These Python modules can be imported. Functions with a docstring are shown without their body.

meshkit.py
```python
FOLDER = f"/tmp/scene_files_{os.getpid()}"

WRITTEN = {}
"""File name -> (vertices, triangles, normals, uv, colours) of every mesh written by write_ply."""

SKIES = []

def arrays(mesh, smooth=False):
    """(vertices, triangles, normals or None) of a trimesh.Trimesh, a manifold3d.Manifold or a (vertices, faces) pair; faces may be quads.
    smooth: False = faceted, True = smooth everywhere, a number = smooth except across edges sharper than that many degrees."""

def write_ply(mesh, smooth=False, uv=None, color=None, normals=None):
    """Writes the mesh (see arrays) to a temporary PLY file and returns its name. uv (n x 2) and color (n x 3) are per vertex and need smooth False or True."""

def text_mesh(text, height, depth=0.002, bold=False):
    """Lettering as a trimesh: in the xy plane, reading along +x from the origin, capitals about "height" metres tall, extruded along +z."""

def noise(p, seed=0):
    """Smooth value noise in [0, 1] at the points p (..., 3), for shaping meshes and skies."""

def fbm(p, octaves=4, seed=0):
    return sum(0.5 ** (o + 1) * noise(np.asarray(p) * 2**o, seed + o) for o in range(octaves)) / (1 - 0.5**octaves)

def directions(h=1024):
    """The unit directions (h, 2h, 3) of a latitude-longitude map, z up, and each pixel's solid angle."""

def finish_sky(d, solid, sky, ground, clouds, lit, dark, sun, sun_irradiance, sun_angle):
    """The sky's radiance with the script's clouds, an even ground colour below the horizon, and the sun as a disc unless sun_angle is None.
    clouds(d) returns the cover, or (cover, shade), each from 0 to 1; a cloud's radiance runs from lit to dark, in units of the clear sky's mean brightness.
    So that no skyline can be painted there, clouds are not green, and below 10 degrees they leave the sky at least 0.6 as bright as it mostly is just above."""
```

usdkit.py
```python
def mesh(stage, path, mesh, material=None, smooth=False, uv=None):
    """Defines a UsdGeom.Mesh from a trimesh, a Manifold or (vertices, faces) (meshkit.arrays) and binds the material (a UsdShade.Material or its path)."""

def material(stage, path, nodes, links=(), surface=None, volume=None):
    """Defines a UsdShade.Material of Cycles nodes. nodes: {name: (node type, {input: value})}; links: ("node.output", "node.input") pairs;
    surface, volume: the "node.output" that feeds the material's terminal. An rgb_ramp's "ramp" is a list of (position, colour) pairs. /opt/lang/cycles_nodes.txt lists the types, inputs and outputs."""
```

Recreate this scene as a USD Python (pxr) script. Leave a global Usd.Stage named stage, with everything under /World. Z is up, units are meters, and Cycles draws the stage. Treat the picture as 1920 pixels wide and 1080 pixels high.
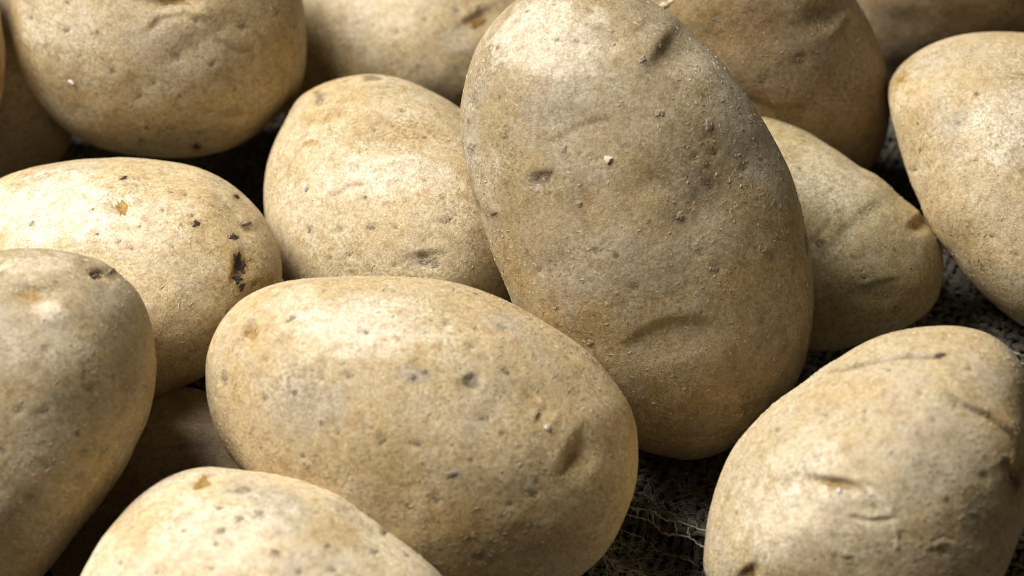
import math
import numpy as np
import meshkit, usdkit
from scipy.interpolate import CubicSpline, PchipInterpolator
from scipy.ndimage import gaussian_filter1d
from pxr import Usd, UsdGeom, UsdLux, UsdShade, Gf, Sdf, Vt

stage = Usd.Stage.CreateInMemory()
UsdGeom.SetStageUpAxis(stage, UsdGeom.Tokens.z)
UsdGeom.SetStageMetersPerUnit(stage, 1.0)
UsdGeom.Xform.Define(stage, '/World')
UsdGeom.Scope.Define(stage, '/World/Looks')

# ------------------------------------------------------------------ camera
PITCH, DIST, FRAME = math.radians(40.0), 750.0, 213.3           # millimetres from here on, metres when written
TARGET = np.array([0.0, 0.0, 35.0])
FWD = np.array([0, math.cos(PITCH), -math.sin(PITCH)])
RIGHT = np.array([1.0, 0, 0])
UP = np.cross(RIGHT, FWD)
CAM = TARGET - FWD * DIST
cam = UsdGeom.Camera.Define(stage, '/World/camera')
cam.AddTransformOp().Set(Gf.Matrix4d(*RIGHT, 0, *UP, 0, *(-FWD), 0, *(CAM / 1000), 1))
cam.CreateHorizontalApertureAttr(36.0)
cam.CreateVerticalApertureAttr(36.0 * 9 / 16)
FOCAL = 36.0 * DIST / FRAME
cam.CreateFocalLengthAttr(FOCAL)
cam.CreateClippingRangeAttr(Gf.Vec2f(0.05, 20))
cam.CreateFStopAttr(14.0)
cam.CreateFocusDistanceAttr(0.745)
cam.CreateExposureAttr(0.0)

def px_ray(px, py):
    s = FRAME / 1920 / DIST
    w = FWD + RIGHT * ((px - 960) * s) + UP * ((540 - py) * s)
    return w / np.linalg.norm(w)

# ------------------------------------------------------------------ light: one soft box high on the left, one weak bounce in front
def lamp(name, pos, aim, w, h, inten, color):
    l = UsdLux.RectLight.Define(stage, '/World/' + name)
    l.CreateWidthAttr(w); l.CreateHeightAttr(h); l.CreateIntensityAttr(inten); l.CreateColorAttr(Gf.Vec3f(*color))
    z = np.array(pos, float) - np.array(aim, float); z /= np.linalg.norm(z)
    x = np.cross([0, 1.0, 0.001], z); x /= np.linalg.norm(x); y = np.cross(z, x)
    l.AddTransformOp().Set(Gf.Matrix4d(*x, 0, *y, 0, *z, 0, *pos, 1))
    return l
KEY = np.array([-0.53, 0.11, 0.83]); KEY /= np.linalg.norm(KEY)
lamp('softbox_lamp', KEY * 1.3, (0, 0, 0.03), 0.66, 0.66, 27.0, (1.0, 0.965, 0.92))
lamp('bounce_lamp', (0.75, -1.15, 0.7), (0, 0, 0.03), 0.8, 0.6, 1.3, (1.0, 0.86, 0.62))

# ------------------------------------------------------------------ helpers
names = {}
def path_for(name, parent):
    k = (parent, name); n = names.get(k, 0); names[k] = n + 1
    return f'{parent}/{name}' + (f'_{n:03d}' if n else '')

def tag(p, label=None, cat=None, group=None, kind=None):
    for k, v in (('label', label), ('category', cat), ('group', group), ('kind', kind)):
        if v: p.SetCustomDataByKey(k, v)

def put(name, v, f, mat, parent='/World', smooth=True, attrs=None):
    """v in millimetres in the parent's frame"""
    p = path_for(name, parent)
    m = usdkit.mesh(stage, p, (np.asarray(v) / 1000.0, np.asarray(f)), mat, smooth=smooth)
    for k, a in (attrs or {}).items():
        UsdGeom.PrimvarsAPI(m).CreatePrimvar(k, Sdf.ValueTypeNames.FloatArray, 'vertex').Set(Vt.FloatArray.FromNumpy(np.asarray(a, np.float32)))
    return m.GetPrim()

# ------------------------------------------------------------------ materials
L = '/World/Looks/'
def skin(name, seed, base=(.57, .452, .255), ochre=(.53, .39, .18), dust=(.54, .465, .33), russet=.62, net=.6, bump=1.0):
    o = (seed * 37.1, seed * 91.7, seed * 13.3)
    nodes = {
        'tc': ('texture_coordinate', {}),
        'mp': ('mapping', {'scale': (1000, 1000, 1000), 'location': o}),
        'nA': ('noise_texture', {'scale': .055, 'detail': 3.0, 'roughness': .6}),
        'rA': ('rgb_ramp', {'ramp': [(0.42, (0, 0, 0)), (0.74, (1, 1, 1))]}),
        'nB': ('noise_texture', {'scale': .10, 'detail': 5.0, 'roughness': .65, 'distortion': .4}),
        'rB': ('rgb_ramp', {'ramp': [(0.48, (0, 0, 0)), (0.72, (.85, .85, .85))]}),
        'nC': ('noise_texture', {'scale': 1.35, 'detail': 3.0, 'roughness': .9}),
        'rC': ('rgb_ramp', {'ramp': [(0.36, (.38, .32, .23)), (0.50, (.96, .96, .95)), (0.64, (1.45, 1.50, 1.58))]}),
        'nD': ('noise_texture', {'scale': .42, 'detail': 4.0, 'roughness': .7}),
        'rD': ('rgb_ramp', {'ramp': [(0.36, (.80, .74, .66)), (0.52, (1, 1, 1)), (0.7, (1.08, 1.08, 1.10))]}),
        'vE': ('voronoi_texture', {'scale': .17, 'feature': 'f1', 'randomness': 1.0}),
        'nE': ('noise_texture', {'scale': .9, 'detail': 2.0}),
        'aE': ('math', {'math_type': 'multiply_add', 'value2': .14, 'value3': -.07}),
        'dE': ('math', {'math_type': 'add'}),
        'sE': ('separate_color', {}),
        'tE': ('math', {'math_type': 'multiply', 'value2': .13}),
        'lE': ('math', {'math_type': 'subtract'}),
        'kE': ('map_range', {'value': 0, 'from_min': -.02, 'from_max': .05, 'to_min': 0, 'to_max': .8, 'clamp': True}),
        'c0': ('mix_color', {'a': base, 'b': ochre}),
        'c1': ('mix_color', {'b': dust}),
        'c2': ('mix_color', {'blend_type': 'multiply', 'fac': 1.0, 'use_clamp': False}),
        'c3': ('mix_color', {'blend_type': 'multiply', 'fac': russet, 'use_clamp': False}),
        'rG': ('rgb_ramp', {'ramp': [(0.0, (.62, .50, .34)), (0.55, (1, 1, 1)), (1.0, (1.06, 1.06, 1.07))]}),
        'cG': ('mix_color', {'blend_type': 'multiply', 'fac': net, 'use_clamp': False}),
        'nM': ('noise_texture', {'scale': .085, 'detail': 3.0, 'roughness': .6}),
        'rM': ('map_range', {'from_min': .36, 'from_max': .66, 'to_min': .25 * russet, 'to_max': 1.25 * russet, 'clamp': True}),
        'rN': ('map_range', {'from_min': .62, 'from_max': .38, 'to_min': .1 * net, 'to_max': 1.5 * net, 'clamp': True}),
        'c4': ('mix_color', {'b': (.16, .105, .055)}),
        'ao': ('attribute', {'attribute': 'ochre'}), 'ad': ('attribute', {'attribute': 'dark'}),
        'ag': ('attribute', {'attribute': 'grey'}), 'ap': ('attribute', {'attribute': 'pale'}),
        'c5': ('mix_color', {'b': (.43, .30, .115)}),
        'c6': ('mix_color', {'b': (.44, .39, .30)}),
        'c7': ('mix_color', {'b': (.82, .74, .58)}),
        'c8': ('mix_color', {'b': (.07, .045, .028)}),
        'vF': ('voronoi_texture', {'scale': 1.5, 'feature': 'distance_to_edge', 'randomness': 1.0}),
        'wF': ('noise_texture', {'scale': .7, 'detail': 2.0}),
        'wM': ('vector_math', {'math_type': 'multiply_add', 'vector2': (1.6, 1.6, 1.6)}),
        'rF': ('map_range', {'from_min': 0.0, 'from_max': .16, 'to_min': 0, 'to_max': 1, 'clamp': True}),
        'b1': ('bump', {'strength': .35 * bump, 'distance': .00012, 'use_object_space': False}),
        'b2': ('bump', {'strength': .50 * bump, 'distance': .00018}),
        'b3': ('bump', {'strength': .45 * bump, 'distance': .0002}),
        'p': ('principled_bsdf', {'roughness': .58, 'specular_ior_level': .4, 'diffuse_roughness': .4}),
    }
    links = [('tc.object', 'mp.vector')]
    for n in ('nA', 'nB', 'nC', 'nD', 'vE', 'nE', 'wF', 'nM'):
        links.append(('mp.vector', n + '.vector'))
    links += [('nM.fac', 'rM.value'), ('rM.result', 'c3.fac'), ('nM.fac', 'rN.value'), ('rN.result', 'cG.fac'), ('nA.fac', 'rA.fac'), ('nB.fac', 'rB.fac'), ('nC.fac', 'rC.fac'), ('nD.fac', 'rD.fac'),
              ('nE.fac', 'aE.value1'), ('vE.distance', 'dE.value1'), ('aE.value', 'dE.value2'),
              ('vE.color', 'sE.color'), ('sE.r', 'tE.value1'), ('tE.value', 'lE.value1'), ('dE.value', 'lE.value2'), ('lE.value', 'kE.value'),
              ('rA.color', 'c0.fac'), ('rB.color', 'c1.fac'), ('c0.result', 'c1.a'),
              ('ao.fac', 'c5.fac'), ('c1.result', 'c5.a'), ('ag.fac', 'c6.fac'), ('c5.result', 'c6.a'), ('ap.fac', 'c7.fac'), ('c6.result', 'c7.a'),
              ('c7.result', 'c2.a'), ('rD.color', 'c2.b'), ('c2.result', 'c3.a'), ('rC.color', 'c3.b'),
              ('kE.result', 'c4.fac'), ('c3.result', 'cG.a'), ('rF.result', 'rG.fac'), ('rG.color', 'cG.b'), ('cG.result', 'c4.a'), ('ad.fac', 'c8.fac'), ('c4.result', 'c8.a'), ('c8.result', 'p.base_color'),
              ('wF.color', 'wM.vector1'), ('mp.vector', 'wM.vector3'), ('wM.vector', 'vF.vector'), ('vF.distance', 'rF.value'),
              ('rF.result', 'b1.height'), ('nC.fac', 'b2.height'), ('b1.normal', 'b2.normal'), ('nD.fac', 'b3.height'), ('b2.normal', 'b3.normal'),
              ('b3.normal', 'p.normal')]
    return usdkit.material(stage, L + name, nodes, links, surface='p.BSDF')

def plain(name, c1, c2, scale, rough=.7, bump=.5, spec=.3):
    return usdkit.material(stage, L + name, {
        'tc': ('texture_coordinate', {}), 'mp': ('mapping', {'scale': (1000, 1000, 1000)}),
        'n': ('noise_texture', {'scale': scale, 'detail': 4.0, 'roughness': .7}),
        'r': ('rgb_ramp', {'ramp': [(.32, c1), (.68, c2)]}),
        'b': ('bump', {'strength': bump, 'distance': .0003}),
        'p': ('principled_bsdf', {'roughness': rough, 'specular_ior_level': spec})},
        [('tc.object', 'mp.vector'), ('mp.vector', 'n.vector'), ('n.fac', 'r.fac'), ('r.color', 'p.base_color'), ('n.fac', 'b.height'), ('b.normal', 'p.normal')], surface='p.BSDF')

M_EYE = plain('eye_flesh', (.20, .115, .03), (.40, .25, .08), .9, .5)
M_EYE_DARK = plain('eye_dark', (.12, .09, .055), (.44, .36, .24), 1.6, .7, 1.0)
M_SCAB = plain('scab_crust', (.018, .014, .011), (.10, .07, .045), 1.6, .8, 1.0)
M_WART = plain('corky_wart', (.22, .17, .11), (.46, .38, .26), 1.4, .8, 1.0)
M_CRUMB = plain('pale_crumb', (.62, .57, .47), (.8, .76, .67), 2.0, .5)
M_FLAKE = plain('skin_flake', (.40, .30, .16), (.70, .62, .46), .7, .6)
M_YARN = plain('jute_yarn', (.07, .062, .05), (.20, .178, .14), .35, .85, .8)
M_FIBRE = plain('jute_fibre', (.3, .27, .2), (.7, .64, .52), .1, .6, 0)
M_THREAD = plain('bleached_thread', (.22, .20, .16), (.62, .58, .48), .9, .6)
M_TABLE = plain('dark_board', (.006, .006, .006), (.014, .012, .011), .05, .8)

# ------------------------------------------------------------------ the sacking under the potatoes
WEAVE, SP = math.radians(-24), 2.5
ca, sa = math.cos(WEAVE), math.sin(WEAVE)
def ridge(x, y, a, b, w, h):
    a, b = np.array(a, float), np.array(b, float); d = b - a; l = np.linalg.norm(d); d /= l
    s = (x - a[0]) * d[0] + (y - a[1]) * d[1]; t = -(x - a[0]) * d[1] + (y - a[1]) * d[0]
    return h * np.exp(-(t / w) ** 2) * np.exp(-np.clip(np.abs(s - l / 2) - l / 2, 0, None) ** 2 / 200)
def cloth_z(x, y):
    z = -1.6 + 1.6 * (meshkit.fbm(np.stack([x / 34, y / 34, 0 * x], -1), 3, 5) - .55)
    z = z + ridge(x, y, (22, -33), (48, -47), 2.6, 8.0) + ridge(x, y, (20, -50), (44, -66), 4, 4.0) + ridge(x, y, (84, 10), (100, -8), 6, 2.5)
    return np.minimum(z, 7.5)
def yarn(name, along, c, parent, seed):
    r = np.random.default_rng(seed)
    X0, X1, Y0, Y1 = -142., 152., -112., 158.
    s = np.arange(-330, 331, SP / 3)
    wob = np.interp(s, np.arange(-340, 341, 14), r.normal(0, .28, 49))
    u, w = (s, c + wob) if along else (c + wob, s)
    x, y = u * ca - w * sa + 5, u * sa + w * ca + 35
    ok = (x > X0) & (x < X1) & (y > Y0) & (y < Y1)
    if ok.sum() < 12: return
    x, y, s = x[ok], y[ok], s[ok]
    k = round(c / SP)
    z = cloth_z(x, y) + (.55 if along else -.55) * np.cos(math.pi * (s / SP) + math.pi * k)
    rad = .74 * (1 + .22 * np.interp(s, np.arange(-340, 341, 5), r.normal(0, 1, 137)))
    rad = np.clip(rad, .35, 1.15)
    P = np.stack([x, y, z], 1); T = np.gradient(P, axis=0); T /= np.linalg.norm(T, axis=1)[:, None]
    S = np.cross(T, [0, 0, 1.0]); S /= np.linalg.norm(S, axis=1)[:, None]; N = np.cross(S, T)
    K = 5; a = np.arange(K) * 2 * math.pi / K
    V = P[:, None] + rad[:, None, None] * (np.cos(a)[None, :, None] * S[:, None] * 1.15 + np.sin(a)[None, :, None] * N[:, None] * .9)
    n = len(P); i = np.arange(n - 1)[:, None] * K; j = np.arange(K)[None]
    q = np.stack([i + j, i + (j + 1) % K, i + K + (j + 1) % K, i + K + j], -1).reshape(-1, 4)
    f = np.vstack([q[:, [0, 1, 2]], q[:, [0, 2, 3]]])
    put(name, V.reshape(-1, 3), f, M_YARN, parent)

sack = UsdGeom.Xform.Define(stage, '/World/sackcloth').GetPrim()
tag(sack, 'dark loosely woven jute sacking creased under the potatoes', 'sackcloth')
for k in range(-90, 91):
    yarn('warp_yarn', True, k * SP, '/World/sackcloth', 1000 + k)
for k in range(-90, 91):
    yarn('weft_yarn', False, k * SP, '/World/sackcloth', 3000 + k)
rg = np.random.default_rng(8)
pts, cnt = [], []
for x0, x1, y0, y1, n in ((15, 62, -80, -20, 1100), (60, 125, -30, 60, 700), (-120, 150, -90, 120, 500)):
    for _ in range(n):
        p = np.array([rg.uniform(x0, x1), rg.uniform(y0, y1)]); a = rg.uniform(0, 6.3); st = rg.uniform(.7, 1.6); bend = rg.normal(0, .28)
        h0 = rg.uniform(.5, 1.5); q = []
        for i in range(6):
            q.append([p[0], p[1], float(cloth_z(p[0], p[1])) + h0 + .35 * math.sin(i * 1.1 + a)])
            p = p + st * np.array([math.cos(a), math.sin(a)]); a += bend + rg.normal(0, .2)
        pts += q; cnt.append(6)
cv = UsdGeom.BasisCurves.Define(stage, '/World/sackcloth/loose_fibres')
cv.CreateTypeAttr('linear'); cv.CreatePointsAttr(Vt.Vec3fArray.FromNumpy(np.array(pts, np.float32) / 1000)); cv.CreateCurveVertexCountsAttr(Vt.IntArray(cnt))
cv.CreateWidthsAttr(Vt.FloatArray([0.00008])); cv.SetWidthsInterpolation('constant')
UsdShade.MaterialBindingAPI.Apply(cv.GetPrim()).Bind(M_FIBRE); tag(cv.GetPrim(), kind='stuff')

def thread(pix, zs, r0, seed):
    r = np.random.default_rng(seed); Q = []
    for (a, b), z in zip(pix, zs):
        w = px_ray(a, b); Q.append(CAM + w * ((z - CAM[2]) / w[2]))
    Q = np.array(Q); t = np.linspace(0, len(Q) - 1, 8 * (len(Q) - 1) + 1)
    Pn = CubicSpline(np.arange(len(Q)), Q)(t) + r.normal(0, .12, (len(t), 3))
    T = np.gradient(Pn, axis=0); T /= np.linalg.norm(T, axis=1)[:, None]
    S = np.cross(T, [0, 0, 1.0]); S /= np.linalg.norm(S, axis=1)[:, None]; N = np.cross(S, T); K = 6; a = np.arange(K) * 2 * math.pi / K
    rad = r0 * (1 + .35 * gaussian_filter1d(r.normal(0, 1.5, len(t)), 1.2)); rad = np.clip(rad, .3 * r0, 2 * r0)
    V = Pn[:, None] + rad[:, None, None] * (np.cos(a)[None, :, None] * S[:, None] + np.sin(a)[None, :, None] * N[:, None])
    i = np.arange(len(t) - 1)[:, None] * K; j = np.arange(K)[None]
    q = np.stack([i + j, i + (j + 1) % K, i + K + (j + 1) % K, i + K + j], -1).reshape(-1, 4)
    put('frayed_thread', V.reshape(-1, 3), np.vstack([q[:, [0, 1, 2]], q[:, [0, 2, 3]]]), M_THREAD, '/World/sackcloth')
ZR = 8.4
for n_, (pix, r_) in enumerate([
    ([(1165, 940), (1195, 955), (1222, 958), (1245, 974), (1270, 978), (1296, 988), (1340, 996)], .34),
    ([(1160, 962), (1188, 968), (1222, 980), (1240, 998), (1266, 1004), (1292, 1008), (1312, 1022), (1345, 1030)], .34),
    ([(1218, 959), (1224, 970), (1223, 980)], .26), ([(1262, 978), (1267, 990), (1268, 1003)], .24), ([(1292, 990), (1290, 998), (1293, 1008)], .22), ([(1190, 956), (1196, 962), (1192, 969)], .22),
    ([(1100, 1040), (1140, 1048), (1158, 1070), (1190, 1072), (1215, 1090)], .3), ([(1132, 1040), (1136, 1058), (1148, 1075)], .28), ([(1196, 1050), (1200, 1068), (1196, 1085)], .22),
    ([(1150, 985), (1180, 1000), (1210, 1012), (1232, 1035)], .16), ([(1240, 1040), (1275, 1045), (1310, 1062)], .16),
    ([(1893, 655), (1910, 664), (1935, 668)], .3), ([(1908, 680), (1925, 684), (1945, 690)], .3)]):
    thread(pix, [ZR - (4.5 if n_ in (6, 7, 8, 9, 10) else 6.4 if n_ > 10 else 0)] * len(pix), r_ * .55, 60 + n_)

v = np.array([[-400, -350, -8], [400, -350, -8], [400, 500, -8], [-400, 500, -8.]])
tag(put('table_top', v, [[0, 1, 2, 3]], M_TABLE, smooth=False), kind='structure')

# ------------------------------------------------------------------ potatoes
def cube_sphere(n):
    t = np.tan(np.linspace(-1, 1, n + 1) * math.pi / 4)
    V, F = [], []; off = 0
    for ax in range(3):
        for sg in (1, -1):
            A, B = np.meshgrid(t, t, indexing='ij')
            P = np.zeros((n + 1, n + 1, 3)); P[..., ax] = sg; P[..., (ax + 1) % 3] = A; P[..., (ax + 2) % 3] = B * sg
            V.append(P.reshape(-1, 3))
            i, j = np.meshgrid(np.arange(n), np.arange(n), indexing='ij'); a = (i * (n + 1) + j + off).ravel()
            F.append(np.stack([a, a + n + 1, a + n + 2, a + 1], 1)); off += (n + 1) ** 2
    V, F = np.vstack(V), np.vstack(F)
    key = np.round(V * 1e6).astype(np.int64)
    _, idx, inv = np.unique(key, axis=0, return_index=True, return_inverse=True)
    V = V[idx]; F = inv.ravel()[F]
    V /= np.linalg.norm(V, axis=1)[:, None]
    return V, np.vstack([F[:, [0, 1, 2]], F[:, [0, 2, 3]]])

def poly_dist(x, y, pl):
    d = np.full(x.shape, 1e9); tt = np.zeros(x.shape); L_ = len(pl) - 1; sd = np.zeros(x.shape)
    for i in range(L_):
        a, b = pl[i], pl[i + 1]; e = b - a; l2 = e @ e
        t = np.clip(((x - a[0]) * e[0] + (y - a[1]) * e[1]) / l2, 0, 1)
        dx, dy = x - a[0] - t * e[0], y - a[1] - t * e[1]; di = np.hypot(dx, dy)
        m = di < d
        tt = np.where(m, (i + t) / L_, tt); sd = np.where(m, np.sign(e[0] * dy - e[1] * dx) * di, sd); d = np.where(m, di, d)
    return d, tt, sd

class Potato:
    def __init__(s, key, outline, center, df, db, tilt, n, seed, lump=.7, dist=None, lift=0.0):
        s.key, s.n, s.seed, s.df, s.db, s.tilt, s.lump, s.lift = key, n, seed, df, db, tilt, lump, lift
        s.cp = center; s.outline = np.array(outline, float)
        s.d = px_ray(*center); s.r = np.cross(s.d, [0, 0, 1.0]); s.r /= np.linalg.norm(s.r); s.u = np.cross(s.r, s.d); s.b = -s.d
        s.dents, s.creases, s.stains, s.pits = [], [], [], []
        s.D = dist or DIST
        s.fit()
    def to_local(s, px, py):
        w = px_ray(px, py); q = w * (s.D / (w @ s.d)) - s.d * s.D
        return np.array([q @ s.r, q @ s.u])
    def fit(s):
        s.C = CAM + s.d * s.D
        s.mm = s.D * FRAME / 1920 / DIST          # millimetres per photo pixel at this thing
        P = np.array([s.to_local(*q) for q in s.outline])
        th = np.arctan2(P[:, 1], P[:, 0]); rr = np.hypot(P[:, 0], P[:, 1]); o = np.argsort(th); th, rr = th[o], rr[o]
        T = np.concatenate([th - 2 * math.pi, th, th + 2 * math.pi]); R = np.tile(rr, 3)
        g = np.linspace(-math.pi, math.pi, 720, endpoint=False)
        tab = PchipInterpolator(T, R)(g)
        s.tab = gaussian_filter1d(tab, 4.5, mode='wrap')
        k = 1 / s.tab ** 2; c = np.fft.rfft(k); c[1] = 0; c[3:] = 0
        s.ell = 1 / np.sqrt(np.maximum(np.fft.irfft(c, 720), .3 * k.min()))
        s.g = g
    def rad(s, th, rho):
        x = (th + math.pi) / (2 * math.pi) * 720; i = np.floor(x).astype(int); t = x - i
        a = lambda T: T[i % 720] * (1 - t) + T[(i + 1) % 720] * t
        e, r = a(s.ell), a(s.tab)
        return e + (r - e) * rho ** 1.6
    def base(s, U):
        rho = np.hypot(U[:, 0], U[:, 1]); th = np.arctan2(U[:, 1], U[:, 0]); R = s.rad(th, np.minimum(rho, 1))
        x, y = R * U[:, 0], R * U[:, 1]; c = U[:, 2]
        z = np.where(c > 0, s.df, s.db) * np.sign(c) * np.abs(c) ** .93
        return np.stack([x, y, z + s.tilt[0] * x + s.tilt[1] * y], 1)
    def shape(s, U, full=True):
        P = s.base(U)
        e = 1e-3
        a = np.cross(U, [0.3, .9, .2]); a /= np.linalg.norm(a, axis=1)[:, None]; b = np.cross(U, a)
        nz = lambda q: q / np.linalg.norm(q, axis=1)[:, None]
        N = nz(np.cross(s.base(nz(U + a * e)) - s.base(nz(U - a * e)), s.base(nz(U + b * e)) - s.base(nz(U - b * e))))
        N *= np.sign((N * (P - [0, 0, 0])).sum(1))[:, None]
        side = np.clip(np.abs(U[:, 2]) * 2.2, .12, 1)
        h = s.lump * side * (3.4 * (meshkit.fbm(P / 27 + s.seed * 7.3, 2, s.seed) - .5) + 1.5 * (meshkit.fbm(P / 11 + s.seed * 3.1, 2, s.seed + 9) - .5))
        h += .10 * (meshkit.fbm(P / 2.6 + s.seed, 3, s.seed + 21) - .5) + .07 * (meshkit.noise(P / .9 + s.seed, s.seed + 33) - .5)
        at = {k: np.zeros(len(U)) for k in ('ochre', 'dark', 'grey', 'pale')}
        if full:
            x, y = P[:, 0], P[:, 1]; fr = np.clip(U[:, 2] * 6 + .3, 0, 1)
            wob = meshkit.fbm(P / 3.2 + 50, 3, s.seed + 40) - .5
            for (px, py, rx, ry, ang, dep) in s.dents:
                q = s.to_local(px, py); a_ = math.radians(ang); c_, s_ = math.cos(a_), math.sin(a_)
                dx, dy = x - q[0], y - q[1]; A = (dx * c_ + dy * s_) / (rx * s.mm); B = (-dx * s_ + dy * c_) / (ry * s.mm)
                h -= dep * fr * np.exp(-(A * A + B * B))
            for (px, py, rx, ry, ang, dep) in s.pits:              # eye: a pit with one sharp brow
                q = s.to_local(px, py); a_ = math.radians(ang); c_, s_ = math.cos(a_), math.sin(a_)
                dx, dy = x - q[0], y - q[1]; A = (dx * c_ + dy * s_) / (rx * s.mm); B = (-dx * s_ + dy * c_) / (ry * s.mm)
                prof = np.where(B > 0, np.exp(-(B * 1.25) ** 4), np.exp(-(B * .75) ** 2)) * np.exp(-A * A)
                h -= dep * fr * prof
                h += .14 * dep * fr * np.exp(-A * A * .7) * np.exp(-((B - 1.35) / .5) ** 2)
            for (pl, w, dep, stp) in s.creases:
                L2 = np.array([s.to_local(*q) for q in pl]); d, t, sd = poly_dist(x, y, L2)
                d = d + wob * .5; ww = w * s.mm; tap = np.clip(np.sin(np.clip(t, 0, 1) * math.pi) * 2.2, 0, 1)
                h -= dep * fr * tap * np.exp(-(d / ww) ** 2)
                h += stp * fr * tap * np.exp(-(d / (ww * 4)) ** 2) * np.clip(sd / ww, -1, 1)
                at['dark'] += .6 * fr * tap * np.exp(-(d / (ww * .7)) ** 2) * np.clip(dep * 2 - .2, 0, 1)
            for (px, py, rx, ry, ang, amt, ch) in s.stains:
                q = s.to_local(px, py); a_ = math.radians(ang); c_, s_ = math.cos(a_), math.sin(a_)
                dx, dy = x - q[0], y - q[1]; A = (dx * c_ + dy * s_) / (rx * s.mm); B = (-dx * s_ + dy * c_) / (ry * s.mm)
                rr = np.sqrt(A * A + B * B) + wob * 1.3
                at[ch] += amt * fr * np.clip((1.15 - rr) / .55, 0, 1)
        for k in at: at[k] = np.clip(at[k], 0, 1)
        return P + N * h[:, None], N, at
    def U_of(s, x, y):
        th = np.arctan2(y, x); d = np.hypot(x, y); rho = np.clip(d / s.rad(th, np.ones_like(d)), 0, .995)
        for _ in range(8): rho = np.clip(d / s.rad(th, rho), 0, .995)
        return np.stack([np.cos(th) * rho, np.sin(th) * rho, np.sqrt(1 - rho ** 2)], 1)
    def world(s, P): return s.C + P[:, :1] * s.r + P[:, 1:2] * s.u + P[:, 2:] * s.b
    def min_z(s):
        U, _ = cube_sphere(24); return s.world(s.shape(U, False)[0])[:, 2].min()
    def rest(s, z):
        """moves the thing along its sight line until its lowest point stands at z"""
        for _ in range(9):
            e = s.min_z() - z; s.D += e / -s.d[2]; s.fit()
    def inside(s, W):
        q = W - s.C; x, y, z = q @ s.r, q @ s.u, q @ s.b; z = z - s.tilt[0] * x - s.tilt[1] * y
        rho = np.hypot(x, y) / s.rad(np.arctan2(y, x), np.ones(len(x)))
        return rho ** 2 + (z / np.where(z > 0, s.df, s.db)) ** 2

exec_list = []
P = {}
def potato(key, *a, **k): P[key] = Potato(key, *a, **k); return P[key]

potato('A', [(5, 0), (5, 35), (8, 74), (18, 110), (36, 147), (59, 181), (86, 211), (113, 237), (160, 267), (220, 286), (275, 294), (330, 296), (400, 288), (460, 265), (500, 234), (535, 203), (560, 172), (570, 135), (573, 95), (570, 40), (560, -20), (540, -80), (495, -150), (400, -215), (290, -235), (180, -220), (80, -160), (20, -80)], (290, 50), 33, 23, (.16, .05), 120, 1)
potato('B', [(-22, 110), (-18, 30), (5, -15), (50, -10), (70, 40), (115, 130), (140, 210), (125, 285), (60, 335), (-10, 345), (-40, 220)], (55, 150), 13, 16, (-.35, .3), 60, 2)
potato('B2', [(9, 140), (5, 60), (-15, -30), (-80, -95), (-170, -60), (-200, 70), (-210, 160), (-180, 240), (-110, 275), (-40, 255), (-4, 205)], (-100, 130), 14, 14, (0, 0), 50, 3)
potato('C', [(530, 50), (520, 150), (548, 236), (680, 232), (800, 225), (900, 215), (980, 160), (1015, 60), (985, -50), (890, -115), (740, -135), (620, -100), (550, -30)], (770, 50), 24, 24, (0, -.32), 80, 4)
potato('D', [(492, 365), (497, 310), (510, 268), (532, 222), (560, 178), (610, 151), (660, 139), (710, 137), (760, 148), (810, 170), (860, 200), (915, 250), (955, 330), (978, 430), (970, 520), (930, 590), (850, 630), (740, 640), (640, 620), (570, 570), (525, 515), (502, 440), (494, 400)], (730, 380), 31, 26, (.26, -.36), 100, 5)
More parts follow.
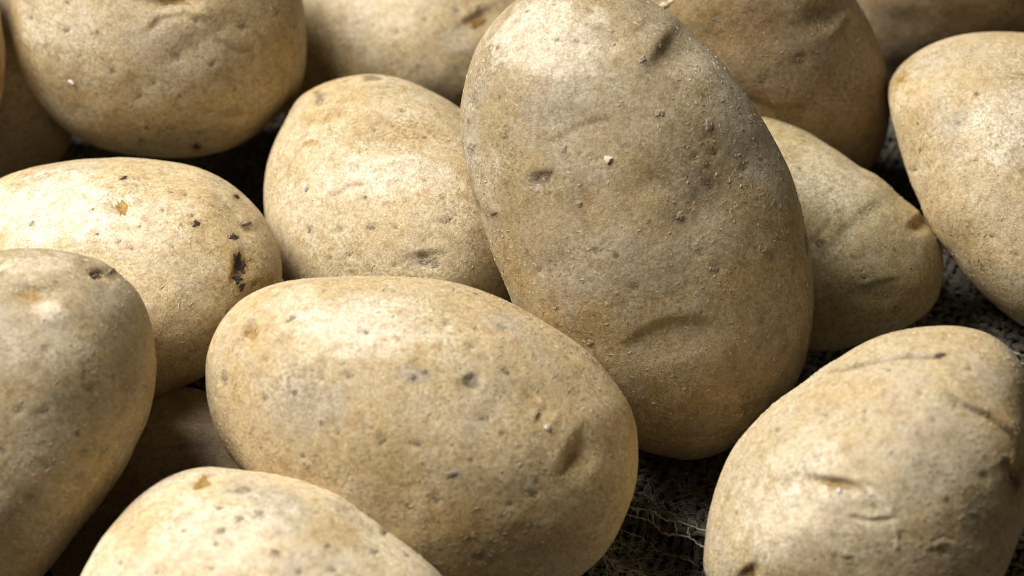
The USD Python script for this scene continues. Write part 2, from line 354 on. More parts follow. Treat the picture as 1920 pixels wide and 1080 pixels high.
potato('E', [(995, -14), (970, 2), (935, 35), (905, 72), (885, 115), (871, 165), (863, 215), (866, 265), (875, 320), (890, 382), (908, 432), (925, 480), (948, 535), (972, 590), (1005, 655), (1055, 730), (1115, 795), (1195, 843), (1250, 860), (1300, 866), (1345, 856), (1395, 825), (1450, 775), (1490, 728), (1508, 685), (1519, 640), (1525, 590), (1525, 540), (1519, 485), (1509, 430), (1490, 352), (1461, 282), (1425, 220), (1388, 165), (1340, 105), (1300, 66), (1260, 31), (1220, 5), (1180, -14), (1130, -24), (1080, -26), (1035, -24)], (1200, 430), 33, 28, (.05, .14), 140, 6)
potato('F', [(1603, 0), (1632, 50), (1655, 110), (1667, 165), (1669, 225), (1658, 280), (1630, 325), (1550, 365), (1450, 365), (1350, 335), (1270, 275), (1215, 180), (1195, 80), (1215, -20), (1280, -100), (1380, -140), (1480, -130), (1560, -75)], (1430, 110), 26, 26, (0, .42), 90, 7)
potato('G', [(1590, 10), (1615, 95), (1670, 160), (1760, 185), (1850, 175), (1940, 110), (2000, 10), (2015, -90), (1945, -170), (1800, -195), (1670, -155), (1600, -95)], (1805, -45), 26, 26, (0, .5), 60, 8)
potato('H', [(1665, 168), (1670, 147), (1686, 123), (1717, 97), (1761, 75), (1812, 61), (1859, 57), (1919, 58), (1985, 72), (2050, 110), (2110, 200), (2145, 330), (2135, 470), (2080, 585), (2000, 632), (1915, 605), (1870, 572), (1825, 528), (1780, 470), (1730, 387), (1708, 338), (1695, 298), (1680, 245), (1668, 200)], (1900, 330), 30, 26, (-.10, -.34), 100, 9)
potato('I', [(1405, 218), (1425, 212), (1450, 220), (1500, 239), (1560, 275), (1620, 317), (1680, 362), (1720, 395), (1745, 425), (1762, 455), (1768, 490), (1764, 530), (1754, 565), (1735, 588), (1706, 608), (1650, 632), (1580, 652), (1510, 655), (1455, 625), (1415, 560), (1390, 470), (1380, 370), (1385, 280)], (1570, 440), 23, 15, (.05, -.2), 90, 10)
potato('J', [(0, 330), (50, 313), (125, 300), (200, 294), (250, 294), (300, 299), (370, 313), (425, 340), (475, 385), (510, 440), (524, 490), (525, 520), (512, 560), (480, 615), (430, 665), (380, 702), (330, 728), (295, 745), (200, 762), (100, 750), (0, 700), (-85, 600), (-115, 500), (-85, 400)], (215, 525), 31, 26, (.26, -.36), 110, 11)
potato('K', [(0, 470), (50, 466), (90, 467), (140, 475), (190, 491), (217, 510), (250, 537), (272, 575), (286, 622), (292, 670), (292, 705), (286, 752), (275, 792), (252, 840), (220, 900), (176, 960), (136, 1010), (90, 1070), (30, 1125), (-60, 1155), (-160, 1105), (-220, 980), (-240, 800), (-210, 640), (-140, 535), (-60, 485)], (60, 770), 31, 28, (0, .06), 120, 12)
potato('L', [(384, 690), (385, 665), (395, 635), (415, 598), (448, 563), (480, 544), (520, 530), (570, 522), (650, 518), (720, 518), (790, 522), (850, 530), (905, 546), (960, 569), (1000, 591), (1022, 605), (1060, 630), (1119, 677), (1151, 718), (1178, 758), (1191, 801), (1194, 850), (1188, 914), (1167, 972), (1140, 1024), (1113, 1055), (1080, 1082), (1020, 1110), (920, 1130), (800, 1115), (680, 1062), (560, 975), (490, 920), (450, 880), (420, 841), (400, 800), (388, 755)], (788, 800), 33, 27, (.06, -.07), 140, 13)
potato('M', [(148, 1085), (170, 1040), (190, 1005), (218, 970), (250, 934), (282, 908), (320, 886), (370, 872), (430, 874), (480, 880), (550, 890), (600, 905), (640, 922), (670, 946), (721, 988), (775, 1032), (828, 1079), (875, 1160), (880, 1260), (820, 1360), (680, 1420), (460, 1425), (280, 1380), (160, 1280), (128, 1170)], (500, 1150), 31, 17, (0, -.45), 120, 14)
potato('N', [(1319, 1079), (1319, 1020), (1325, 970), (1335, 930), (1350, 885), (1375, 835), (1410, 793), (1450, 754), (1500, 719), (1550, 684), (1600, 652), (1650, 629), (1700, 617), (1750, 612), (1800, 613), (1850, 626), (1885, 648), (1905, 671), (1922, 700), (1935, 760), (1942, 840), (1938, 900), (1920, 962), (1911, 996), (1896, 1036), (1880, 1075), (1845, 1125), (1775, 1175), (1660, 1202), (1520, 1192), (1400, 1155), (1340, 1115)], (1630, 905), 34, 28, (.28, -.12), 140, 15)
potato('O', [(80, 1000), (120, 880), (185, 790), (270, 735), (370, 725), (450, 770), (485, 860), (470, 960), (400, 1030), (300, 1090), (200, 1120), (110, 1090)], (290, 930), 8, 10, (0, -.7), 60, 16)

LIFT = dict(A=9.0, B2=22.0, M=5.0)
for k in P:
    P[k].rest(-0.8 + LIFT.get(k, 0.0))
EXTRA = {}
for k, dz in EXTRA.items(): P[k].D += dz; P[k].fit()

# ---- marks: dents (px, py, rx, ry, angle, mm), eye pits (same), creases (points, width, depth, step), stains (px, py, rx, ry, angle, amount, kind)
p = P['A']
p.pits += [(322, 2, 48, 17, 4, 2.0)]
p.dents += [(470, 120, 60, 80, 20, .9), (375, 75, 75, 26, 25, .7), (250, 160, 60, 30, 0, .4), (150, 190, 40, 60, 0, .4)]
p.creases += [([(275, 62), (300, 35), (345, 28), (390, 44)], 7, .35, .25), ([(400, 70), (440, 95), (480, 90)], 6, .3, .2)]
p.stains += [(350, 110, 120, 70, 0, .45, 'grey'), (480, 150, 60, 80, 0, .25, 'ochre'), (120, 40, 90, 60, 0, .35, 'pale')]
p = P['C']
p.pits += [(898, 38, 36, 18, 28, .8)]
p.dents += [(690, 60, 60, 40, 0, .4), (820, 100, 50, 35, 0, .4)]
p.stains += [(700, 10, 120, 60, 0, .35, 'pale'), (860, 75, 40, 25, 0, .4, 'pale'), (640, 100, 60, 40, 0, .3, 'ochre')]
p = P['D']
p.pits += [(797, 484, 34, 18, 5, .6)]
p.dents += [(735, 245, 120, 24, -6, .7), (600, 225, 50, 15, 10, .8), (700, 300, 110, 16, -3, -.7), (640, 380, 40, 40, 0, .3), (790, 350, 60, 40, 0, .4)]
p.creases += [([(620, 262), (700, 258), (790, 276), (860, 290)], 9, .15, .2), ([(620, 372), (650, 350), (690, 345)], 5, .3, .1)]
p.stains += [(735, 245, 125, 30, -6, .5, 'ochre'), (612, 216, 46, 16, 12, .6, 'ochre'), (590, 271, 24, 7, 0, .7, 'ochre'), (598, 184, 11, 15, 0, .55, 'dark'), (697, 146, 20, 7, -10, .6, 'dark'), (720, 330, 130, 45, 0, .6, 'pale'), (560, 380, 50, 60, 0, .25, 'pale'), (795, 480, 30, 22, 0, .4, 'grey'), (570, 340, 18, 18, 0, .4, 'ochre'), (680, 170, 70, 20, 0, .35, 'ochre')]
p = P['E']
p.pits += [(1262, 112, 44, 34, 58, 1.6), (1020, 340, 22, 14, 0, .5)]
p.dents += [(1310, 400, 60, 80, 30, 1.3), (1215, 350, 50, 40, 0, .6), (1265, 632, 85, 36, 20, .65), (1080, 250, 70, 40, 0, .5), (1120, 640, 50, 50, 0, .5), (1400, 330, 50, 60, 0, .7), (1180, 470, 60, 50, 0, -.5), (1420, 560, 60, 60, 0, .7), (905, 400, 20, 50, 20, .6), (1040, 500, 60, 30, 20, .5)]
p.creases += [([(1165, 648), (1200, 622), (1240, 603), (1300, 597), (1340, 606)], 9, .18, .3), ([(872, 260), (876, 320), (892, 380), (915, 420)], 6, .4, .3), ([(1185, 80), (1205, 60), (1215, 50)], 4, .2, .1), ([(1010, 285), (1100, 240), (1150, 232)], 5, .2, .1)]
p.stains += [(1030, 80, 110, 80, 0, .6, 'pale'), (1050, 210, 90, 50, 20, .5, 'grey'), (1400, 260, 60, 120, 30, .7, 'grey'), (1330, 130, 40, 60, 45, .6, 'grey'), (1020, 340, 24, 18, 0, .6, 'dark'), (950, 500, 60, 60, 0, .4, 'ochre'), (1100, 620, 90, 60, 0, .4, 'ochre'), (1330, 345, 40, 30, 0, .3, 'dark'), (1275, 400, 60, 40, 0, .2, 'dark'), (885, 250, 18, 90, 0, .6, 'grey'), (1160, 500, 160, 60, 0, .3, 'grey'), (1509, 455, 6, 22, 0, .9, 'dark'), (1000, 600, 50, 80, 30, .25, 'ochre')]
p = P['F']
p.dents += [(1335, 85, 50, 40, 0, .9), (1540, 35, 40, 25, 20, 1.2), (1450, 60, 50, 50, 0, .8), (1560, 170, 50, 50, 0, .8), (1400, 190, 60, 25, -20, .8), (1480, 230, 60, 20, -10, .7)]
p.creases += [([(1545, 75), (1570, 50), (1585, 25)], 9, -.4, 0), ([(1380, 180), (1450, 205), (1530, 195)], 10, .4, .3)]
p.stains += [(1330, 60, 90, 60, 0, .35, 'ochre'), (1500, 112, 16, 14, 0, .4, 'dark'), (1540, 35, 40, 25, 0, .35, 'dark'), (1450, 220, 120, 40, -15, .4, 'ochre')]
p = P['G']
p.dents += [(1700, 40, 50, 30, 0, .8), (1820, 30, 50, 30, 0, .7)]
p = P['H']
p.pits += [(1689, 150, 12, 8, 50, .7)]
p.dents += [(1800, 230, 50, 30, 20, .5), (1770, 330, 50, 60, 0, .5), (1860, 450, 50, 50, 0, .5)]
p.stains += [(1689, 155, 13, 24, -30, .75, 'ochre'), (1795, 225, 46, 28, 10, .6, 'grey'), (1880, 230, 70, 80, 0, .6, 'pale'), (1740, 250, 50, 70, 0, .3, 'ochre'), (1750, 110, 60, 30, 20, .3, 'grey')]
p = P['I']
p.pits += [(1722, 417, 15, 12, 40, 1.4)]
p.dents += [(1560, 440, 40, 40, 30, .7), (1640, 560, 70, 30, 10, .6), (1690, 480, 40, 40, 0, .4)]
p.creases += [([(1515, 462), (1545, 425), (1560, 405)], 6, .18, .12), ([(1535, 490), (1570, 440), (1620, 395), (1660, 375)], 9, .2, .18), ([(1580, 480), (1600, 430), (1650, 400)], 9, .15, -.12), ([(1600, 545), (1650, 530), (1690, 520)], 6, .12, .1), ([(1570, 300), (1610, 320), (1650, 350)], 6, .2, .1)]
p.stains += [(1722, 419, 12, 14, 0, .5, 'ochre'), (1536, 456, 9, 9, 0, .6, 'dark'), (1560, 340, 90, 60, -30, .3, 'pale'), (1640, 540, 60, 24, 0, .3, 'dark'), (1700, 560, 60, 50, 0, .5, 'ochre')]
p = P['J']
p.pits += [(226, 388, 32, 15, -70, 1.4), (445, 500, 26, 14, 70, .9)]
p.dents += [(330, 340, 60, 25, -15, .5), (395, 520, 60, 60, 0, .5), (100, 400, 70, 40, 0, .4), (430, 400, 30, 40, -30, .5)]
p.creases += [([(395, 365), (425, 395), (445, 420), (475, 440)], 7, .4, .4), ([(110, 470), (170, 455), (215, 460)], 4, .2, .1)]
p.stains += [(90, 400, 140, 70, 5, .8, 'pale'), (260, 430, 100, 50, 0, .45, 'pale'), (440, 495, 40, 60, 0, .35, 'ochre'), (440, 560, 70, 70, 0, .5, 'ochre'), (120, 320, 90, 18, 5, .5, 'grey'), (330, 620, 100, 60, 0, .4, 'ochre')]
p = P['K']
p.pits += [(58, 556, 36, 20, -10, 1.4), (184, 510, 14, 8, -25, 1.2)]
p.dents += [(110, 620, 60, 40, 0, .5), (200, 640, 50, 60, 0, .4), (90, 800, 60, 60, 0, .5), (100, 590, 40, 18, -20, -.7)]
p.creases += [([(150, 478), (195, 508), (225, 528)], 7, .35, .3)]
p.stains += [(60, 556, 36, 22, 0, .35, 'ochre'), (90, 588, 34, 18, -20, .5, 'pale'), (184, 510, 14, 8, -25, .95, 'dark'), (215, 590, 70, 60, 0, .45, 'grey'), (80, 800, 80, 60, 0, .4, 'grey'), (60, 650, 120, 60, 0, .3, 'grey'), (60, 500, 80, 25, 0, .45, 'pale')]
p = P['L']
p.pits += [(476, 628, 24, 15, 55, 1.5), (1076, 846, 38, 24, 58, 1.45), (880, 716, 15, 12, 20, .5)]
p.dents += [(620, 760, 80, 60, 0, .6), (830, 600, 70, 40, -20, .5), (1000, 745, 50, 30, -30, .6), (900, 930, 80, 50, 0, .6), (1110, 800, 40, 60, -30, -.5), (960, 640, 50, 30, -30, -.4), (560, 640, 50, 50, 0, .4)]
p.creases += [([(995, 800), (1005, 775), (1025, 752)], 5, .1, .12), ([(1010, 805), (1030, 790), (1040, 770)], 5, -.12, .0), ([(1040, 890), (1060, 872), (1080, 840)], 6, .4, .2), ([(1035, 622), (1090, 668), (1130, 700)], 5, .25, .1)]
p.stains += [(690, 620, 120, 60, 0, .75, 'pale'), (560, 580, 60, 40, 0, .4, 'pale'), (590, 760, 70, 60, 0, .55, 'grey'), (778, 705, 34, 18, 0, .7, 'grey'), (845, 885, 22, 14, 0, .7, 'grey'), (940, 610, 40, 20, -20, .5, 'grey'), (900, 960, 120, 60, 0, .35, 'ochre'), (476, 628, 17, 12, 55, .9, 'ochre'), (880, 716, 18, 14, 0, .55, 'dark'), (1070, 852, 30, 14, 58, .45, 'ochre'), (850, 1030, 90, 30, 0, .35, 'dark'), (550, 640, 30, 18, 50, .4, 'ochre'), (720, 850, 90, 60, 0, .35, 'ochre')]
p = P['M']
p.pits += [(378, 899, 28, 13, 18, 1.0)]
p.dents += [(450, 905, 40, 14, 0, .5), (280, 1000, 50, 40, 40, .6), (560, 1010, 60, 40, 0, .6), (420, 1040, 60, 25, 20, .5), (680, 1010, 60, 40, -40, .5), (350, 1060, 40, 30, 0, .5)]
p.creases += [([(425, 915), (450, 920), (480, 915)], 5, .35, .2), ([(300, 1010), (340, 980), (370, 962)], 8, .25, .1), ([(600, 930), (660, 965), (720, 1015)], 6, .2, .1)]
p.stains += [(430, 1000, 130, 60, 0, .6, 'pale'), (530, 970, 70, 50, 0, .55, 'grey'), (378, 899, 22, 10, 18, .95, 'ochre'), (620, 1000, 60, 40, -30, .5, 'ochre'), (250, 990, 50, 60, 40, .35, 'ochre'), (590, 1060, 80, 40, 0, .4, 'grey'), (470, 915, 50, 30, 0, .5, 'grey')]
p = P['N']
p.pits += [(1563, 908, 46, 13, -4, 1.3), (1410, 1072, 20, 14, 50, 1.0)]
p.dents += [(1640, 955, 40, 14, 0, .5), (1850, 760, 70, 50, -35, .9), (1620, 660, 80, 16, 12, .3), (1850, 1000, 50, 30, 0, .6), (1560, 790, 70, 50, 0, .5), (1500, 990, 40, 30, 0, -.5), (1700, 820, 60, 60, 0, -.4), (1895, 890, 14, 60, -12, 1.2)]
p.creases += [([(1545, 705), (1620, 687), (1700, 675), (1775, 680)], 4, .45, .25), ([(1640, 650), (1700, 640), (1760, 645), (1770, 632)], 5, -.3, .1), ([(1590, 900), (1630, 918), (1662, 945), (1674, 965)], 4, -.35, .15), ([(1588, 962), (1630, 972), (1682, 968)], 4, .32, .25), ([(1765, 738), (1800, 765), (1850, 785), (1885, 815), (1912, 850)], 5, .5, .4), ([(1870, 860), (1895, 890), (1910, 940)], 7, .6, .5), ([(1736, 1030), (1755, 1022), (1772, 1034)], 3.5, .4, .2), ([(1740, 1012), (1765, 1005), (1790, 1012)], 3.5, .3, -.1), ([(1668, 960), (1680, 1000), (1675, 1030)], 3.5, -.25, .1)]
p.stains += [(1560, 907, 40, 10, -4, .75, 'ochre'), (1408, 1070, 16, 13, 40, .9, 'ochre'), (1690, 632, 55, 12, 5, .3, 'ochre'), (1640, 930, 28, 6, -40, .9, 'pale'), (1470, 970, 90, 90, 0, .55, 'pale'), (1520, 860, 80, 50, 30, .4, 'pale'), (1850, 975, 45, 30, 0, .6, 'grey'), (1885, 870, 40, 60, 0, .5, 'ochre'), (1900, 900, 10, 45, -12, .35, 'dark'), (1750, 850, 90, 90, 0, .4, 'grey')]
p = P['O']
p.creases += [([(290, 845), (330, 842), (370, 838), (400, 842)], 6, .35, .2)]

# small marks as parts: (px, py, rx, ry, angle)
PARTS = {
 'A': dict(eye=[(330, 4, 36, 9, 3)], lenticel=[(130, 6, 7, 5, 0), (60, 35, 6, 6, 0), (127, 57, 8, 6, 0), (213, 128, 7, 8, 0), (288, 152, 5, 6, 0), (262, 175, 6, 9, 0), (330, 106, 9, 8, 0), (452, 48, 9, 9, 0), (366, 40, 4, 4, 0), (437, 165, 4, 6, 0), (370, 245, 5, 5, 0), (276, 235, 6, 6, 0), (395, 118, 7, 4, 30), (90, 88, 5, 5, 0), (265, 260, 6, 6, 0)], scab=[(367, 271, 8, 7, 0)]),
 'C': dict(eye=[(895, 42, 20, 7, 30)], lenticel=[(795, 37, 6, 5, 0), (855, 20, 6, 6, 0), (745, 60, 5, 5, 0), (700, 45, 4, 4, 0)]),
 'D': dict(lenticel=[(795, 488, 13, 9, 10), (812, 494, 8, 5, 0), (790, 476, 8, 6, 0), (695, 425, 9, 7, 0), (637, 427, 6, 6, 0), (835, 412, 11, 7, 20), (580, 430, 6, 8, 0), (738, 492, 6, 5, 0), (755, 205, 9, 4, -10), (740, 425, 5, 5, 0), (685, 370, 6, 5, 0), (620, 480, 4, 4, 0), (655, 475, 4, 5, 0), (700, 240, 5, 4, 0)]),
 'E': dict(lenticel=[(1020, 338, 16, 10, 15), (1035, 330, 9, 5, 40), (1004, 348, 8, 5, 0), (1333, 350, 8, 8, 0), (1178, 280, 6, 5, 0), (1050, 88, 7, 5, 0), (1085, 90, 7, 5, 0), (965, 168, 6, 6, 0), (1000, 230, 8, 4, 0), (955, 262, 5, 5, 0), (892, 192, 6, 9, 0), (1340, 290, 6, 6, 0), (1300, 300, 6, 5, 0), (1190, 535, 7, 6, 0), (1015, 505, 6, 5, 0), (1340, 505, 9, 9, 0), (1440, 480, 7, 8, 0), (1120, 470, 6, 6, 0), (1395, 315, 6, 8, 0), (1310, 475, 7, 6, 0)], wart=[(1235, 222, 8, 8, 0), (1062, 286, 7, 7, 0), (1275, 408, 9, 8, 0), (1090, 385, 6, 6, 0), (895, 274, 8, 9, 0), (1204, 125, 7, 7, 0), (932, 398, 6, 8, 0), (1325, 243, 9, 11, 20), (1107, 640, 6, 6, 0), (890, 372, 5, 9, 20)]),
 'F': dict(lenticel=[(1345, 40, 9, 8, 0), (1500, 112, 12, 10, 0), (1430, 150, 8, 7, 0)], sprout_stub=[(1252, 12, 18, 8, 40)]),
 'H': dict(eye=[(1689, 152, 8, 6, 50)], lenticel=[(1798, 232, 6, 5, 0), (1718, 318, 5, 5, 0), (1860, 440, 5, 4, 0), (1905, 470, 5, 5, 0), (1830, 300, 5, 4, 0)]),
 'I': dict(eye=[(1721, 419, 6, 7, 0)], lenticel=[(1537, 457, 7, 7, 0), (1620, 520, 7, 5, 20), (1500, 320, 5, 5, 0)]),
 'J': dict(eye=[(225, 390, 28, 10, -72)], lenticel=[(183, 441, 6, 4, 0), (60, 420, 7, 6, 0), (355, 411, 6, 4, 0), (318, 366, 6, 4, 0), (343, 372, 4, 4, 0), (303, 400, 5, 4, 0), (260, 430, 4, 4, 0), (320, 465, 4, 4, 0), (245, 467, 5, 4, 0), (175, 395, 5, 3, 0), (470, 533, 5, 5, 0), (222, 455, 5, 5, 0)], scab=[(232, 338, 9, 4, 15), (362, 426, 8, 7, 0), (438, 373, 6, 5, 0), (432, 446, 9, 8, -20), (441, 487, 11, 13, 20), (449, 500, 13, 12, 0), (440, 520, 9, 9, 0), (448, 535, 6, 10, -20)], wart=[(458, 421, 8, 5, -20)]),
 'K': dict(eye=[(58, 556, 26, 13, -10)], scab=[(183, 510, 11, 6, -25)], lenticel=[(165, 730, 9, 7, 0), (196, 842, 8, 8, 0), (158, 846, 8, 6, 0), (150, 890, 8, 6, 0), (82, 770, 9, 6, 0), (85, 660, 8, 6, 0), (276, 726, 4, 5, 0), (146, 815, 5, 5, 0), (35, 770, 9, 6, 0), (5, 842, 8, 8, 0), (85, 870, 6, 9, 30), (55, 925, 6, 5, 0)], wart=[(208, 510, 6, 5, 0)]),
 'L': dict(eye=[(475, 627, 16, 9, 55), (1060, 862, 16, 5, 58)], lenticel=[(880, 714, 15, 12, 20), (900, 784, 13, 8, 0), (880, 655, 9, 8, -30), (937, 618, 8, 7, 0), (945, 700, 9, 7, 0), (660, 708, 10, 8, 0), (720, 826, 10, 8, 40), (783, 831, 9, 6, 0), (815, 930, 9, 9, 0), (993, 922, 9, 7, 0), (425, 712, 8, 12, 0), (550, 603, 11, 6, 20), (834, 605, 7, 5, 0), (690, 630, 7, 5, 0), (640, 810, 5, 5, 0), (575, 855, 5, 5, 0), (610, 712, 5, 6, 0), (950, 940, 5, 5, 0), (767, 946, 3, 5, 30), (895, 1035, 9, 6, 0), (505, 750, 5, 5, 0)], wart=[(775, 710, 7, 5, 0), (795, 700, 7, 5, 0), (1000, 775, 6, 8, 0), (845, 885, 11, 6, 20)]),
 'M': dict(eye=[(377, 900, 24, 11, 18)], wart=[(455, 914, 14, 6, -5), (484, 967, 10, 6, 10), (448, 976, 8, 5, 0), (415, 997, 9, 6, 10), (515, 1037, 9, 7, 0), (610, 1025, 7, 5, 0)], lenticel=[(350, 1000, 6, 5, 0), (400, 1065, 6, 5, 0), (560, 1075, 7, 5, 0), (300, 1075, 5, 4, 0), (700, 1035, 7, 6, 0), (720, 1000, 6, 5, 0), (620, 1072, 8, 6, 0)]),
 'N': dict(eye=[(1560, 907, 34, 7, -4), (1406, 1070, 11, 9, 40)], lenticel=[(1548, 778, 9, 5, 0), (1722, 745, 5, 5, 0), (1620, 775, 4, 4, 0), (1465, 810, 6, 4, 20), (1684, 1002, 6, 6, 0), (1745, 795, 5, 6, 0), (1835, 892, 7, 6, 0), (1810, 700, 5, 5, 0), (1783, 765, 5, 4, 0), (1665, 700, 5, 4, 0)], wart=[(1815, 960, 7, 6, 0), (1765, 930, 6, 6, 0), (1590, 1037, 8, 6, 0), (1760, 1010, 12, 6, 0)], scab=[(1757, 677, 11, 4, 18)]),
}
LOOK = {'eye': (M_EYE, .03), 'lenticel': (M_EYE_DARK, .0), 'scab': (M_SCAB, .03), 'wart': (M_WART, .13), 'sprout_stub': (M_FLAKE, .4)}
LABEL = {
 'A': 'plump greyish tan potato with a puckered eye, cut by the top edge at left',
 'B': 'pale potato mostly hidden behind the plump potato at upper left',
 'B2': 'brown potato showing only a thin sliver at the left edge',
 'C': 'pale yellow potato lying at the back beside the tall potato, one ochre slit eye',
 'D': 'round cream potato with smeared ochre stains wedged left of the tall potato',
 'E': 'tall upright potato, the biggest, leaning in the middle of the heap',
 'F': 'dim brown potato in shadow behind the right shoulder of the tall potato',
 'G': 'dark potato at the top right corner behind the pale blunt one',
 'H': 'pale blunt potato at the right edge with a brown fleck at its tip',
 'I': 'tapering potato pointing right with a round sunken eye at its tip',
 'J': 'bright cream potato with black scab spots and a slit nick at left',
 'K': 'grey brown potato standing at the lower left edge with a broad sunken eye',
 'L': 'long oval potato lying before the tall one, deep dimple at its right end',
 'M': 'whitish dusty potato cut by the bottom edge, with an ochre nick near its top',
 'N': 'rough flaky potato at lower right with long creases and a brown slit eye',
 'O': 'dark shaded potato lying low in the gap between the three front left potatoes',
}
SKIN = {
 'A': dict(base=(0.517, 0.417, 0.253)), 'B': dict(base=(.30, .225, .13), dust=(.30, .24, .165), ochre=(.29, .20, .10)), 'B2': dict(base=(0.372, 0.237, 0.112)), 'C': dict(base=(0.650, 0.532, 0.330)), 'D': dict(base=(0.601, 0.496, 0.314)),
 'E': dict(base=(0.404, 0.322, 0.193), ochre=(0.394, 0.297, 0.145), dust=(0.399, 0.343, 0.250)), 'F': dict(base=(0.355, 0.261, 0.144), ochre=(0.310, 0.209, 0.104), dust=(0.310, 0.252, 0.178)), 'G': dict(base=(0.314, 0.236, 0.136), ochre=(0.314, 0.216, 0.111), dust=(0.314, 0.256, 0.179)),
 'H': dict(base=(0.579, 0.466, 0.282)), 'I': dict(base=(0.445, 0.366, 0.199), ochre=(0.455, 0.366, 0.169), dust=(0.445, 0.377, 0.253)), 'J': dict(base=(0.621, 0.505, 0.301)),
 'K': dict(base=(0.425, 0.343, 0.207), ochre=(0.434, 0.328, 0.169), dust=(0.404, 0.348, 0.253)), 'L': dict(base=(0.579, 0.461, 0.272)), 'M': dict(base=(0.690, 0.593, 0.407), ochre=(0.609, 0.472, 0.251), dust=(0.670, 0.613, 0.504)),
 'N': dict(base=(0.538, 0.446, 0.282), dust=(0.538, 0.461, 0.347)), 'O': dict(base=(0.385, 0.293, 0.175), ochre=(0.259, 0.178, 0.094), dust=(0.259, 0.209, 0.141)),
}
FLAKES = dict(N=3000, L=2600, K=1500, E=1200, M=900, H=800, J=500, A=600, D=400, I=250, F=200, C=200)
GROUP = 'potatoes heaped on the sacking'

for k_, d_ in PARTS.items():                 # every corky spot sits in a small pit of its own with a stained rim
    for (px, py, rx, ry, ang) in d_.get('lenticel', []):
        P[k_].dents.append((px, py, rx * 1.2, ry * 1.2, ang, .28)); P[k_].stains.append((px, py, rx * 1.4, ry * 1.4, ang, .16, 'dark'))
    for (px, py, rx, ry, ang) in d_.get('wart', []):
        P[k_].stains.append((px, py + ry * .8, rx * 1.5, ry * 1.1, ang, .35, 'dark'))
    for (px, py, rx, ry, ang) in d_.get('scab', []):
        P[k_].stains.append((px, py, rx * 2.0, ry * 1.8, ang, .35, 'ochre')); P[k_].stains.append((px, py, rx * 1.3, ry * 1.3, ang, .35, 'dark'))

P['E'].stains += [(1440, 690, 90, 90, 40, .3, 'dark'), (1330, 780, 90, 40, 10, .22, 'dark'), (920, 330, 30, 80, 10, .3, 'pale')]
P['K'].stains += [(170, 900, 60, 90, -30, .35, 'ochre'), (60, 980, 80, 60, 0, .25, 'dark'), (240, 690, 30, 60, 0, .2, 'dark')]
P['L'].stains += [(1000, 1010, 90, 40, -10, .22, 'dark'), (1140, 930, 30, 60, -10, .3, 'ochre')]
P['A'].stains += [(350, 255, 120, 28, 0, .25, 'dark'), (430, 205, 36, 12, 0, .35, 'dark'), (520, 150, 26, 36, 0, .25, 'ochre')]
P['H'].stains += [(1780, 420, 50, 60, 30, .3, 'ochre'), (1850, 520, 50, 40, 30, .3, 'ochre')]

def patch(p, px, py, rx, ry, ang, lift, rs, base):
    """an irregular scab, eye or wart lying on the skin"""
    q = p.to_local(px, py); a = math.radians(ang); c_, s_ = math.cos(a), math.sin(a); K, R = 20, 5
    th = np.arange(K) * 2 * math.pi / K; prof = np.clip(.92 + .34 * gaussian_filter1d(rs.normal(0, 1.5, K), .6, mode='wrap'), .45, 1.6)
    rho = np.concatenate([[0], np.repeat(np.arange(1, R + 1) / R, K)]); T = np.concatenate([[0], np.tile(th, R)]); PR = np.concatenate([[1], np.tile(prof, R)])
    A, B = rho * PR * rx * p.mm * np.cos(T), rho * PR * ry * p.mm * np.sin(T)
    x, y = q[0] + A * c_ - B * s_, q[1] + A * s_ + B * c_
    S, N, _ = p.shape(p.U_of(x, y))
    h = lift * (1 - rho ** 2.5) + .06 - .22 * (rho > .95) + rs.normal(0, .03 + .2 * lift, len(rho)) * (rho < .9)
    V = p.world(S + N * h[:, None]) - base
    F = [[0, 1 + i, 1 + (i + 1) % K] for i in range(K)]
    for r in range(R - 1):
        o = 1 + r * K
        for i in range(K):
            j = (i + 1) % K; F += [[o + i, o + K + i, o + K + j], [o + i, o + K + j, o + j]]
    return V, F

def flakes(p, n, V, N, U, rs):
    """curled slivers of loose skin"""
    w = (U[:, 2] > .12).astype(float); idx = rs.choice(len(V), n, p=w / w.sum())
    M = 6; out_v, out_f = [], []
    t = np.linspace(-1, 1, M)
    for k, i in enumerate(idx):
        nn = N[i]; a = np.cross(nn, rs.normal(0, 1, 3)); a /= np.linalg.norm(a); b = np.cross(nn, a)
        ln = rs.gamma(5, .085) ; cur = rs.normal(0, .55) * ln; wd = rs.uniform(.06, .14); hg = rs.uniform(.05, .17)
        tap = np.sqrt(np.clip(1 - t ** 2, 0, 1)) * .85 + .15
        mid = V[i] + a * (t * ln)[:, None] + b * (cur * (t ** 2 - .3))[:, None] - nn * (t ** 2 * ln ** 2 / 60)[:, None]
        s0 = mid + b * (wd * tap)[:, None] - nn * .05; s1 = mid + nn * (hg * tap)[:, None] + b * rs.normal(0, .05); s2 = mid - b * (wd * tap)[:, None] - nn * .05
        o = len(out_v) * M * 3
        out_v.append(np.stack([s0, s1, s2], 1).reshape(-1, 3))
        for j in range(M - 1):
            for e in range(2):
                q = [o + j * 3 + e, o + j * 3 + e + 1, o + j * 3 + e + 4, o + j * 3 + e + 3]
                out_f += [[q[0], q[1], q[2]], [q[0], q[2], q[3]]]
    return np.vstack(out_v), np.array(out_f)

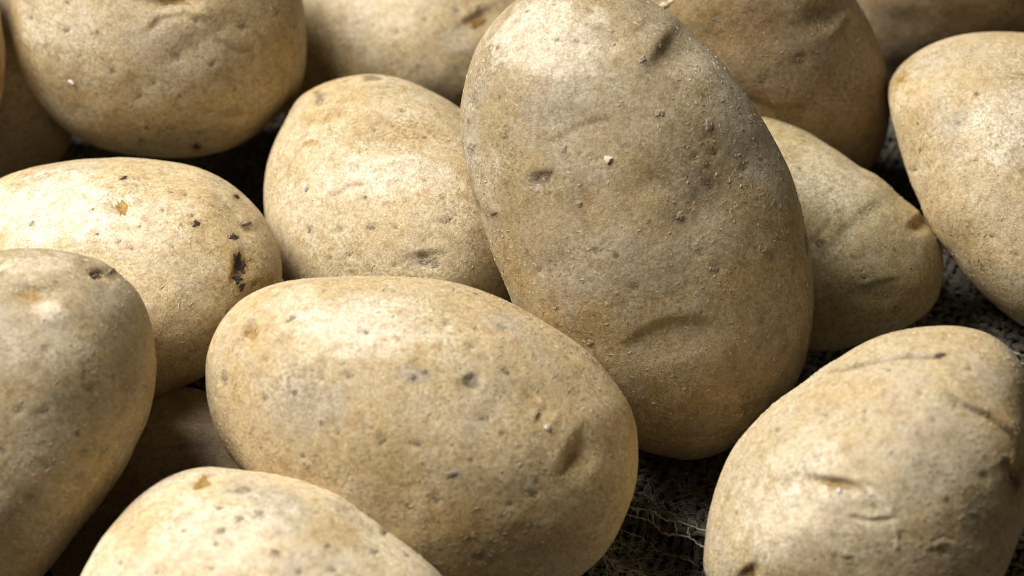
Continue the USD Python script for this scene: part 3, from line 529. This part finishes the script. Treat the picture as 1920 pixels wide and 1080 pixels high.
for key in P:
    p = P[key]; rs = np.random.default_rng(100 + p.seed)
    U, F = cube_sphere(p.n)
    S, N, at = p.shape(U)
    W = p.world(S); tri = W[F[:200]]
    if (np.cross(tri[:, 1] - tri[:, 0], tri[:, 2] - tri[:, 0]) * (tri.mean(1) - p.C)).sum() < 0: F = F[:, ::-1]
    base = np.array([p.C[0], p.C[1], W[:, 2].min()])
    path = path_for('potato', '/World')
    x = UsdGeom.Xform.Define(stage, path); x.AddTranslateOp().Set(Gf.Vec3d(*(base / 1000)))
    tag(x.GetPrim(), LABEL[key], 'potato', GROUP)
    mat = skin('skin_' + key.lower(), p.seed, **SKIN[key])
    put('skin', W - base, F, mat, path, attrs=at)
    for kind, items in PARTS.get(key, {}).items():
        m, lift = LOOK[kind]
        for it in items:
            v, f = patch(p, *(it[:2] + ((it[2] * .8, it[3] * .8) if kind == 'lenticel' else it[2:4]) + it[4:]), lift, rs, base); put(kind, v, f, m, path)
    if key in FLAKES:
        Nw = N[:, :1] * p.r + N[:, 1:2] * p.u + N[:, 2:] * p.b
        v, f = flakes(p, FLAKES[key], W, Nw, U, rs)
        tag(put('skin_flakes', v - base, f, M_FLAKE, path), kind='stuff')

# loose pale grains lying on the skins
GRAINS = [('E', 1143, 301, 9, 14, 'pale angular grit grain on the middle of the tall potato'), ('D', 578, 352, 7, 9, 'small white grit grain on the round stained potato'),
          ('A', 139, 151, 9, 5, 'tiny white grain on the plump potato at upper left'), ('L', 1020, 801, 9, 8, 'glinting pale grain left of the dimple on the long oval potato'),
          ('N', 1573, 918, 6, 8, 'cream grain sitting in the brown slit eye of the flaky potato')]
for key, px, py, rx, ry, lab in GRAINS:
    p = P[key]; rs = np.random.default_rng(int(px))
    S, N, _ = p.shape(p.U_of(*[np.array([c]) for c in p.to_local(px, py)]))
    c = p.world(S)[0]; nn = N[0, 0] * p.r + N[0, 1] * p.u + N[0, 2] * p.b
    pts = rs.normal(0, 1, (14, 3)); pts /= np.linalg.norm(pts, axis=1)[:, None]
    import trimesh
    h = trimesh.Trimesh(pts).convex_hull
    q = np.array(h.vertices); e = np.cross(nn, p.r); e /= np.linalg.norm(e); g = np.cross(e, nn)
    v = (q[:, :1] * g * rx + q[:, 1:2] * e * ry) * p.mm * .9 + q[:, 2:] * nn * .45 + nn * .3
    path = path_for('grit_grain', '/World'); x = UsdGeom.Xform.Define(stage, path); x.AddTranslateOp().Set(Gf.Vec3d(*(c / 1000)))
    tag(x.GetPrim(), lab, 'grain'); put('grain_body', v, h.faces, M_CRUMB, path, smooth=False)
